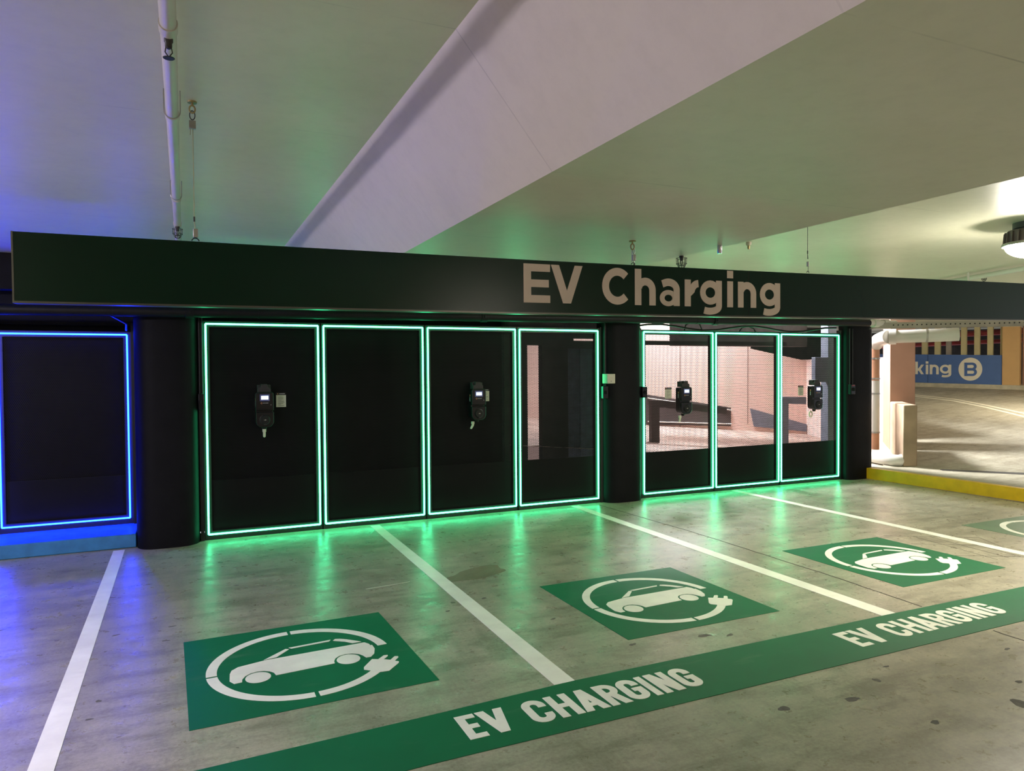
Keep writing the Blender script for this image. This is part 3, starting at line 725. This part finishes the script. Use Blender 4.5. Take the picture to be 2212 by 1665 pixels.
# floor joint, saw cuts, stains
def crackline(pts, w, label, name='floor_crack'):
    b = MB(); P = []
    for (a, c) in zip(pts, pts[1:]):
        n = 14
        for i in range(n):
            f = i/n; P.append((a[0]+(c[0]-a[0])*f+random.uniform(-1, 1)*w*.5, a[1]+(c[1]-a[1])*f))
    P.append(pts[-1])
    for q in ribbon(P, w): b.prism(q, fz, 0, .0008)
    return tag(b.build(name, m_crack, smooth=False), label, 'floor crack')
crackline([(4.575, -.05), (4.655, -1.73), (4.645, -3.45), (4.60, -4.235)], .011, 'dark crack line running between two bays to the green strip')
crackline([(4.575, -4.73), (4.562, -5.2), (4.555, -7)], .011, 'dark crack line continuing past the green strip')
b = MB()
for a, c in (((6.22, -2.66), (6.96, -3.12)), ((6.96, -3.12), (6.62, -3.75)), ((6.45, -2.80), (6.30, -3.7)), ((6.58, -2.88), (6.45, -3.7)), ((6.7, -2.97), (6.58, -3.75)), ((6.83, -3.06), (6.7, -3.5)), ((6.1, -3.45), (6.75, -3.82)), ((6.16, -3.0), (6.8, -3.4))):
    for q in ribbon([a, c], .005): b.prism(q, fz, 0, .0007)
tag(b.build('saw_cut_marks', m_crack, smooth=False), 'grid of thin dark saw cuts beside the far car symbol', 'floor marks')
def blob(cx, cy, rx, ry, m, name, label, cat, n=22, h=.0006, rz=.2):
    ph = [random.uniform(0, 6.28) for _ in range(4)]
    p = []
    for i in range(n):
        a = i*2*PI/n; k = 1+.16*math.sin(2*a+ph[0])+.12*math.sin(3*a+ph[1])+.09*math.sin(5*a+ph[2])
        x, y = rx*k*math.cos(a), ry*k*math.sin(a); p.append((cx+x*math.cos(rz)-y*math.sin(rz), cy+x*math.sin(rz)+y*math.cos(rz)))
    b = MB(); b.prism(p, fz, 0, h); return tag(b.build(name, m, smooth=False), label, cat)
b = MB(); b.prism([(1.225, -2.165), (1.40, -2.150), (1.58, -2.122), (1.582, -2.108), (1.40, -2.132), (1.226, -2.145)], fz, 0, .0006)
tag(b.build('scratch_mark', mat('pale_scratch', lin((190, 188, 168)), .7), smooth=False), 'short pale scratch on the floor left of the reddish patch', 'scratch')
m_patch = concrete_floor('reddish_patch', lin((128, 108, 90)), lin((142, 120, 100)), lin((100, 80, 66)), .45, .6, False)
blob(2.14, -2.13, .27, .15, m_patch, 'repair_patch', 'reddish brown patch on the floor beside the second bay line', 'patch')
m_spot = mat('dark_gum_spot', (.12, .11, .09), .8, var=.3, scale=30)
SPOTS = [(-.42, -2.42, .03, .014), (-.10, -2.40, .03, .012), (-.13, -2.66, .03, .014), (.34, -1.62, .028, .012), (-.42, -3.42, .018, .02), (-.44, -3.62, .022, .014),
         (1.62, -2.9, .02, .016), (1.95, -2.75, .03, .02), (2.2, -3.35, .03, .016), (2.42, -3.95, .035, .02), (3.05, -2.3, .03, .014), (3.0, -5.02, .055, .03), (2.62, -4.95, .05, .028),
         (3.3, -4.92, .022, .035), (3.5, -4.82, .03, .012), (3.95, -5.25, .035, .018), (4.35, -4.95, .035, .016), (3.7, -5.4, .07, .045), (4.05, -5.42, .04, .03), (4.9, -4.95, .05, .014), (3.15, -5.35, .04, .02),
         (2.9, -4.02, .06, .03), (3.05, -4.08, .04, .02), (2.25, -2.05, .02, .01), (2.65, -1.4, .03, .012), (5.0, -2.7, .035, .015), (5.4, -1.9, .03, .012), (-1.1, -2.0, .025, .012)]
for x, y, rx, ry in SPOTS:
    o = blob(x, y, rx*.72, ry*.72, m_spot, 'floor_spot', 'small dark spot on the concrete floor', 'floor spot', 14, .0005, random.uniform(-.3, .5)); o['group'] = 'dark spots on the concrete floor'

# ================================================================ LAMPS
def lamp(loc, lens, label):
    t = thing('dome_lamp', label, 'lamp', loc, 0, 'round ceiling lamps'); t.scale = (1.2, 1.2, 1.15)
    b = MB(); b.lathe((0, 0, -.045), [(.095, 0), (.115, .008), (.115, .045)], 28); b.build('mounting_plate', m_dark_g, t)
    b = MB(); b.lathe((0, 0, -.135), [(.150, 0), (.150, .07), (.142, .085), (.09, .095)], 36)
    for k in range(24):
        a = k*2*PI/24; ca, sa = math.cos(a), math.sin(a)
        b.add([(ca*.148-sa*.004, sa*.148+ca*.004, -.13), (ca*.148+sa*.004, sa*.148-ca*.004, -.13), (ca*.166+sa*.003, sa*.166-ca*.003, -.13), (ca*.166-sa*.003, sa*.166+ca*.003, -.13),
               (ca*.148-sa*.004, sa*.148+ca*.004, -.06), (ca*.148+sa*.004, sa*.148-ca*.004, -.06), (ca*.160+sa*.003, sa*.160-ca*.003, -.06), (ca*.160-sa*.003, sa*.160+ca*.003, -.06)],
              [[0, 1, 2, 3], [7, 6, 5, 4], [0, 4, 5, 1], [1, 5, 6, 2], [2, 6, 7, 3], [3, 7, 4, 0]])
    b.build('heat_sink', m_dark_g, t)
    b = MB(); b.lathe((0, 0, -.152), [(.172, 0), (.176, .006), (.172, .018), (.15, .02)], 36); b.build('rim', m_steel, t)
    prof = [(.158*math.cos(a), -.085*math.sin(a)) for a in [math.radians(90-i*9) for i in range(11)]]
    prof = [(max(r, .002), h) for r, h in prof]
    b = MB(); b.lathe((0, 0, -.150), prof, 32); b.build('lens', lens, t)
m_dark_g = mat('grey_lamp_housing', (.16, .13, .12), .5)
lamp((5.93, -4.18, 2.75), m_lens, 'round ceiling lamp with ribbed grey housing and glowing lens')
lamp((-3.1, -4.2, 2.75), m_lens2, 'round ceiling lamp beyond the blue bays, out to the left')
lamp((-3.1, -10.2, 2.75), m_lens, 'round ceiling lamp behind the viewer on the left')
lamp((5.2, -14.0, 2.75), m_lens, 'round ceiling lamp behind the viewer on the right')
lamp((1.2, -12.6, 2.75), m_lens, 'unseen round fill lamp added straight behind the viewer')  # unseen lamp added to brighten the foreground floor
lamp((16.2, 1.0, 2.75), m_lens, 'round ceiling lamp over the curved ramp')

# white pipe on the ceiling beside the lamp
t = thing('ceiling_pipe', 'off-white pipe on the ceiling past the round lamp', 'pipe', (0, 0, 0))
MB().tube([(9.2, .2, 2.695), (8.45, -2.02, 2.695), (7.6, -4.6, 2.695)], .028, 14).build('pipe_run', m_white_pipe, t)
b = MB(); b.tube([(8.30, -2.12, 2.745), (8.30, -2.12, 2.62)], .012, 8); b.ring((8.335, -2.12, 2.62), .03, .03, .008, a0=-PI, a1=0, seg=10)
b.build('pipe_hook', m_white_pipe, t)

# ================================================================ RIGHT-HAND OPENING
# yellow kerb and raised plinth
b = MB(); b.prism([(9.17, .30), (9.20, -.08), (9.262, -2.2), (9.33, -5.0), (9.43, -5.0), (9.362, -2.2), (9.30, -.08), (9.30, .30)], fz, 0, .161)
tag(b.build('kerb', m_yellow, bevel=.006), 'bright yellow painted kerb beside the end pillar', 'kerb')
b = MB()
def road_z(x, y): # plane of the ramp
    n = Vector((10.634-9.774, -1.397+.416, 0)).cross(Vector((18.396-9.774, 5.933+.416, 1.111-.16)))
    return .16-(n.x*(x-9.774)+n.y*(y+.416))/n.z
b.prism([(9.29, .6), (9.29, -.08), (9.36, -2.2), (9.42, -5.0), (11.5, -5.0), (11.5, -2.385), (9.774, -.416), (9.6, -.2), (10.9, 1.1), (10.6, 1.4), (9.29, 1.4)], fz, -.1, .16)
tag(b.build('floor_plinth', m_road, smooth=False), 'raised concrete plinth behind the yellow kerb', 'floor', kind='structure')
b = MB(); rp = [(9.5, -.1), (12.8, -3.86), (22, -3.8), (22, 3.0), (18.2, 7.2), (16.5, 7.6), (11.2, 1.7)]
vs = [(x, y, road_z(x, y)+.001) for x, y in rp]; n = len(vs)
b.add(vs+[(x, y, -.4) for x, y, z in vs], [list(range(n))]+[list(range(2*n-1, n-1, -1))]+[[i, i+n, (i+1) % n+n, (i+1) % n] for i in range(n)])
tag(b.build('floor_ramp', m_road, smooth=False), 'curved concrete ramp rising to the blue sign', 'floor', kind='structure')
def road_line(pts, w, label):
    b = MB()
    for q in ribbon(pts, w):
        vs = [(p[0], p[1], road_z(p[0], p[1])+.004) for p in q]+[(p[0], p[1], road_z(p[0], p[1])-.01) for p in q]
        b.add(vs, [[0, 1, 2, 3], [7, 6, 5, 4], [0, 4, 5, 1], [1, 5, 6, 2], [2, 6, 7, 3], [3, 7, 4, 0]])
    tag(b.build('lane_line', m_cream, smooth=False), label, 'road marking', 'double lines curving up the ramp')
road_line([(16.95, 5.9), (16.88, 4.82), (16.79, 3.77), (16.35, 2.73), (15.75, 1.57), (14.9, .3)], .09, 'outer cream line of the double line on the curved ramp')
road_line([(16.72, 5.7), (16.65, 4.65), (16.50, 3.57), (16.03, 2.52), (15.35, 1.34), (14.5, .1)], .09, 'inner cream line of the double line on the curved ramp')
tag(MB().prism([(9.98, -.62), (10.75, -1.37), (11.4, -2.4), (11.2, -2.5), (10.5, -1.5), (9.9, -.72)], lambda x, y, t: (x, y, .16+t), 0, .004).build('drain_grate', mat('dark_drain', (.05, .045, .04), .7)), 'dark drain grate at the foot of the ramp', 'drain')

# stub wall, column, set diagonally
def oriented(c, u, v, lu, lv, z0, z1):
    u = Vector(u).normalized(); v = Vector(v).normalized(); c = Vector(c)
    p = [c, c+u*lu, c+u*lu+v*lv, c+v*lv]
    return MB().prism([(q.x, q.y) for q in p], fz, z0, z1)
DU = (.69, .724); DV = (.80, -.42)
o = oriented((9.732, -.223), DU, DV, 1.19, .205, .16, 1.088).build('stub_wall', m_stub, bevel=.02)
tag(o, 'low stained concrete stub wall in front of the tan column', 'wall')
o = oriented((10.63, .70), DU, (.72, -.69), .72, .37, .16, 2.75).build('column', m_tan, bevel=.006)
tag(o, 'square tan concrete column behind the low stub wall', 'column')
# drain pipes beside it
def elbow(c, r, a0, a1, f): return [f(c, r, math.radians(a0+(a1-a0)*i/8)) for i in range(9)]
t = thing('downpipe', 'salmon and white downpipe between the end pillar and the tan column', 'pipe', (10.04, .5, .16))
MB().tube([(0, 0, 1.28), (0, 0, 1.93)], .058, 18).build('upper_pipe', m_brown, t)
MB().tube([(0, 0, .46), (0, 0, 1.28)], .060, 18).build('white_sleeve', m_white_pipe, t)
MB().tube([(0, 0, .18), (0, 0, .46)], .058, 18).build('lower_pipe', m_brown, t)
for z in (.44, 1.06, 1.30, 1.62): MB().tube([(0, 0, z), (0, 0, z+.025)], .066, 18).build('pipe_clamp', m_steel, t)
t = thing('waste_pipe', 'large off-white pipe with elbow above the low stub wall', 'pipe', (0, 0, 0))
MB().tube([(10.04, .5, 2.02), (9.98, .40, 2.08), (9.88, .22, 2.11), (9.78, .05, 2.115)], .105, 22).build('elbow', m_white_pipe, t)
MB().tube([(9.80, .08, 2.115), (9.86, 0, 2.115)], .118, 22).build('collar', m_white_pipe, t)
MB().tube([(9.80, .06, 2.115), (10.10, -.25, 2.12), (10.42, -.60, 2.13)], .098, 22).build('pipe_run', m_white_pipe, t)
MB().tube([(10.13, -.28, 2.12), (10.15, -.30, 2.12)], .103, 22).build('pipe_clamp', m_steel, t)
t = thing('floor_pipe', 'off-white pipe lying on the plinth with its elbow against the stub wall', 'pipe', (0, 0, 0))
MB().tube([(9.90, .75, .26), (9.76, .35, .255), (9.68, .02, .25), (9.685, -.08, .25), (9.74, -.14, .25), (9.80, -.15, .25)], .088, 20).build('pipe_run', m_white_pipe, t)
MB().tube([(9.79, -.15, .25), (9.83, -.15, .25)], .097, 20).build('collar', m_white_pipe, t)
# perforated cable tray
t = thing('cable_tray', 'perforated grey cable tray crossing above the opening', 'cable tray', (0, 0, 0))
A_, B_ = Vector((9.12, -.16, 2.235)), Vector((11.3, -1.82, 2.225))
dv = (B_-A_).normalized(); nv = Vector((-dv.y, dv.x, 0))
b = MB()
for h0, h1, d0, d1 in ((0, .085, 0, .006), (0, .005, 0, .12)):
    q = [A_+nv*d0, B_+nv*d0, B_+nv*d1, A_+nv*d1]; b.prism([(p.x, p.y) for p in q], lambda x, y, tt: (x, y, 2.215+tt), h0, h1)
b.build('tray', m_tray, t, smooth=False)
b = MB()
k = .3
while k < 2.7:
    p = A_+dv*k-nv*.002; b.lathe((0, 0, 0), [(.010, 0), (.010, .003)], 8, axis='y')
    nV = 16; c, s_ = dv.x, dv.y
    for i in range(len(b.v)-nV, len(b.v)):
        x, y, z = b.v[i]; b.v[i] = (p.x+x*c-y*s_, p.y+x*s_+y*c, 2.262+z)
    k += .062
b.build('tray_holes', m_hole, t, smooth=False)

# far wall with the parking sign
P0 = Vector((18.503, 6.016, 0)); D_ = Vector((.4235, -.9059, 0)); Nn = Vector((.9059, .4235, 0))
def fw(s, z, t): p = P0+D_*s+Nn*t; return (p.x, p.y, z)
b = MB(); b.prism([(-3.5, 1.30), (2.009, 1.166), (2.009, 1.945), (-3.5, 2.11)], fw, .02, .25)
tag(b.build('wall_ramp', m_ochre, smooth=False), 'ramp parapet wall carrying the blue sign', 'wall', kind='structure')
b = MB(); b.prism([(-3.5, 1.20), (2.6, 1.03), (2.6, 1.16), (-3.5, 1.31)], fw, -.16, .26)
tag(b.build('kerb', m_kerbc, bevel=.01), 'worn pale kerb at the foot of the blue sign', 'kerb')
t = thing('parking_sign', 'blue wall sign reading king with a circled B, beyond the ramp', 'sign', (0, 0, 0))
b = MB(); b.prism([(-2.2, 1.286), (.300, 1.217), (.300, 1.996), (-2.2, 2.07)], fw, -.03, .02); b.prism([(.308, 1.216), (2.005, 1.167), (2.005, 1.944), (.308, 1.995)], fw, -.03, .02)
b.build('sign_panel', m_bluesign, t, smooth=False)
for it in [('P', -.76, -.50, 0), ('a', -.455, -.235, 0), ('r', -.185, -.045, 0), ('k', .0, .212, 0), ('i', .257, .316, 0), ('n', .352, .568, 0), ('g', .595, .863, 0)]:
    b = letters([it], .345, .062, .265, lambda x, z, tt: fw(x, z+1.456-x*.012, tt), -.036, -.028)
    b.build('letter', m_cream, t, smooth=False)
b = MB(); b.prism([(1.30+.270*math.cos(a*PI/24), 1.585+.306*math.sin(a*PI/24)) for a in range(48)], fw, -.036, -.028); b.build('white_disc', m_cream, t, smooth=False)
b = letters([('B', 1.165, 1.455, 0)], .36, .068, .3, lambda x, z, tt: fw(x, z+1.402, tt), -.042, -.035); b.build('letter_b', m_bluesign, t, smooth=False)
# fins over the sign
fs = [(-.55, -.40), (-.2, -.05), (.138, .269), (.449, .583), (1.069, 1.196), (1.373, 1.498), (1.666, 1.791), (1.953, 2.02)]
for a, c in fs:
    b = MB(); b.prism([(a, 1.93), (c, 1.93), (c, 2.76), (a, 2.76)], fw, .05, .20)
    tag(b.build('wall_fin', m_fin, smooth=False), 'pale olive upright fin above the blue wall sign', 'fin', 'upright fins above the blue wall sign')
b = MB(); b.prism([(.721, 1.93), (.836, 1.93), (.836, 2.76), (.721, 2.76)], fw, .05, .20)
tag(b.build('wall_fin', m_grey_fin, smooth=False), 'the single grey fin above the blue wall sign', 'fin')
b = MB(); b.prism([(2.010, .8), (2.385, .8), (2.385, 2.76), (2.010, 2.76)], fw, -.08, .3)
tag(b.build('column', m_ochre, smooth=False), 'ochre column at the end of the blue wall sign', 'column')
b = MB(); b.prism([(2.40, .8), (4.6, .8), (4.6, 2.76), (2.40, 2.76)], fw, .35, .5)
tag(b.build('wall_far', m_tan, smooth=False), 'brown wall beyond the ochre column', 'wall', kind='structure')
for z, off in ((2.55, 1.2), (2.33, 1.4), (2.60, 1.5)):
    tag(MB().tube([fw(-4, z-.12, off), fw(3, z+.05, off)], .06, 12).build('fire_pipe', m_redpipe), 'dark red fire pipe behind the pale fins', 'pipe', 'red fire pipes behind the fins')
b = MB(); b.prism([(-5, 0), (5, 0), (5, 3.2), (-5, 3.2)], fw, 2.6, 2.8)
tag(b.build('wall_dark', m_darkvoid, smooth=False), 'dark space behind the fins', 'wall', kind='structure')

# ================================================================ RAMP VOID SEEN THROUGH THE SCREENS
def vz(z): return 1.65+(z-1.65)*.794
VY = 4.0
b = MB(); b.prism([(3.2, -.3), (12.27, -.3), (12.27, vz(1.80)), (12.27, vz(1.86)), (10.70, vz(2.165)), (10.70, vz(2.27)), (10.0, vz(2.35)), (3.2, 6)], lambda x, z, t: (x, t, z), VY, VY+.25)
b2 = MB(); b2.prism([(3.2, -.3), (12.27, -.3), (12.27, 1.80), (10.70, 2.06), (10.66, 5.2), (3.2, 5.2)], lambda x, z, t: (x, t, z), VY, VY+.25)
tag(b2.build('wall_void', m_pink, smooth=False), 'pinkish rendered ramp wall seen through the see-through screens', 'wall', kind='structure')
for x in (8.90, 10.62):
    tag(bx(x-.012, x+.012, VY-.006, VY, .5, 2.2).build('trim_1', mat('wall_joint', lin((150, 128, 120)), .8), smooth=False), 'upright joint in the pinkish wall', 'joint', kind='structure')
b = MB(); b.prism([(12.27, 4.25), (12.27, 3.98), (11.35, 1.25), (11.5, 1.2), (12.5, 4.25)], fz, -.3, 1.83)
tag(b.build('wall_return', m_pink, smooth=False), 'pinkish return wall of the ramp beside the end screen', 'wall', kind='structure')
b = MB()
vf = [(3.2, .75), (9.29, .75), (9.29, 1.4), (10.6, 1.4), (11.0, 1.3), (11.95, 1.9), (13, 3.5), (12.4, 4.1), (3.2, 4.1)]
fzv = lambda x, y: .60-(x-8.09)*.076 if y > 2 else .40-(x-8.09)*.1
vs = [(x, y, .60-(max(x, 3)-8.09)*.083+(0 if y > 3 else -.12)) for x, y in vf]; n = len(vs)
vs = [(x, y, max(.17, z)) for x, y, z in vs]
b.add([(3.2, .75, .75), (9.29, .75, .18), (9.29, 1.4, .2), (10.9, 1.3, .17), (12.27, 4.05, .22), (3.2, 4.05, 1.0)], [[0, 1, 2], [0, 2, 5], [2, 4, 5], [2, 3, 4]])
tag(b.build('floor_void', m_voidfloor, smooth=False), 'rust stained concrete ramp behind the see-through screens', 'floor', kind='structure')
# openings and steel in the void
def wallpoly(pts, m, name, label, cat, y0=-.03, y1=0.0, kind=None):
    b = MB(); b.prism(pts, lambda x, z, t: (x, VY+t, z), y0, y1)
    return tag(b.build(name, m, smooth=False), label, cat, kind=kind)
S = .794
wallpoly([(7.9, vz(1.09)), (10.19*S, vz(1.035)), (12.79*S, vz(.646)), (12.79*S, vz(.165)), (10.18*S, vz(.31)), (7.9, vz(.32))], m_darkrail, 'dark_opening', 'dark wedge-shaped sheet standing for a shadowed opening low in the pinkish wall behind the fifth screen', 'opening')  # flat sheet on the wall, the opening's shade is in its dark colour
wallpoly([(13.456*S, vz(.600)), (15.42*S, vz(.116)), (15.42*S, vz(-.085)), (13.582*S, vz(.125))], m_bluegrey, 'dark_opening', 'blue-grey wedge-shaped opening low in the pinkish wall behind the sixth screen', 'opening')
b = MB()
for (x0, z0), (x1, z1) in (((10.2*S, vz(.95)), (12.79*S, vz(.58))), ((10.2*S, vz(.38)), (12.79*S, vz(.225)))):
    b.tube([(x0, VY-.045, z0), (x1, VY-.045, z1)], .012, 6)
tag(b.build('opening_rail', m_white_pipe), 'pair of pale rails across the dark wedge opening', 'rail')
yq = 1.9; q = (yq+7.554)/(3+7.554); zq = lambda z: 1.65+(z-1.65)*q
t = thing('steel_gate_post', 'dark steel post with sloping arm behind the fifth green-lit screen', 'post', (0, 0, 0))
bx(7.514*q, 7.680*q, yq, yq+.08, .25, zq(1.10)).build('post', m_darkrail, t, smooth=False)
b = MB(); b.prism([(7.68*q, zq(.97)), (7.68*q, zq(1.10)), (9.2*q, zq(.92)), (9.2*q, zq(.80))], lambda x, z, tt: (x, yq+tt, z), 0, .06); b.build('arm', m_darkrail, t, smooth=False)
t = thing('steel_gate_post', 'blue-grey steel post with arm behind the seventh green-lit screen', 'post', (0, 0, 0))
bx(10.56*q, 10.735*q, yq, yq+.08, .2, zq(1.09)).build('post', m_bluegrey, t, smooth=False)
b = MB(); b.prism([(10.73*q, zq(.955)), (10.73*q, zq(1.09)), (11.2*q, zq(1.075)), (11.2*q, zq(.93))], lambda x, z, tt: (x, yq+tt, z), 0, .06); b.build('arm', m_bluegrey, t, smooth=False)
tag(bx(9.255, 9.56, .98, 1.06, 1.42, 1.82).build('hanging_cabinet', m_bluegrey, bevel=.004), 'grey steel cabinet hanging behind the seventh green-lit screen', 'cabinet')
tag(bx(9.56, 9.75, 1.0, 1.15, .18, 2.6).build('steel_stanchion', m_bluegrey, bevel=.004), 'blue-grey upright stanchion behind the edge of the seventh green-lit screen', 'post')
tag(bx(5.3, 8.4, .74, .80, 1.985, 2.045).build('steel_beam', m_darkrail, smooth=False), 'dark level steel beam just behind the see-through screens', 'beam')
tag(bx(8.0, 16.5, 7.0, 7.2, 0, 6).build('wall_shaft', m_darkvoid, smooth=False), 'dark wall standing for the deep unlit interior above the sloping parapet', 'wall', kind='structure')  # near-black colour stands for the unlit depth beyond the parapet
tag(bx(7.9, 10.9, 2.7, 3.0, 2.06, 2.9).build('steel_beam', m_darkvoid, smooth=False), 'dark overhead beam above the sloping parapet behind the last screens', 'beam')
# behind the fourth screen: dark walls leaving two slots
b = MB(); b.box(3.62, 4.018, .80, .90, 0, 2.9); b.box(4.228, 4.614, .80, .90, 0, 2.9); b.box(4.018, 4.228, .80, .90, 1.972, 2.9)
b.box(4.614, 5.12, .80, .90, 1.93, 2.035); b.box(4.614, 5.12, .80, .90, 2.065, 2.9); b.box(4.018, 4.228, .80, .90, 0, .4); b.box(4.614, 4.70, .80, .90, 2.03, 2.07)
tag(b.build('wall_inner', m_darkvoid, smooth=False), 'dark inner wall behind the fourth green-lit screen', 'wall', kind='structure')
b = MB()
for i in range(5): b.box(4.616+.1*i, 4.714+.1*i, .83+(.012 if i % 2 else 0), .87, .0, 1.93)
tag(b.build('steel_shutter', mat('blue_grey_shutter', (.13, .14, .20), .6, var=.3, scale=12), smooth=False), 'blue-grey shutter behind the fourth green-lit screen', 'shutter')
tag(bx(3.55, 3.62, .48, 4.0, 0, 2.9).build('wall_side', m_darkvoid, smooth=False), 'dark side wall closing the ramp void', 'wall', kind='structure')
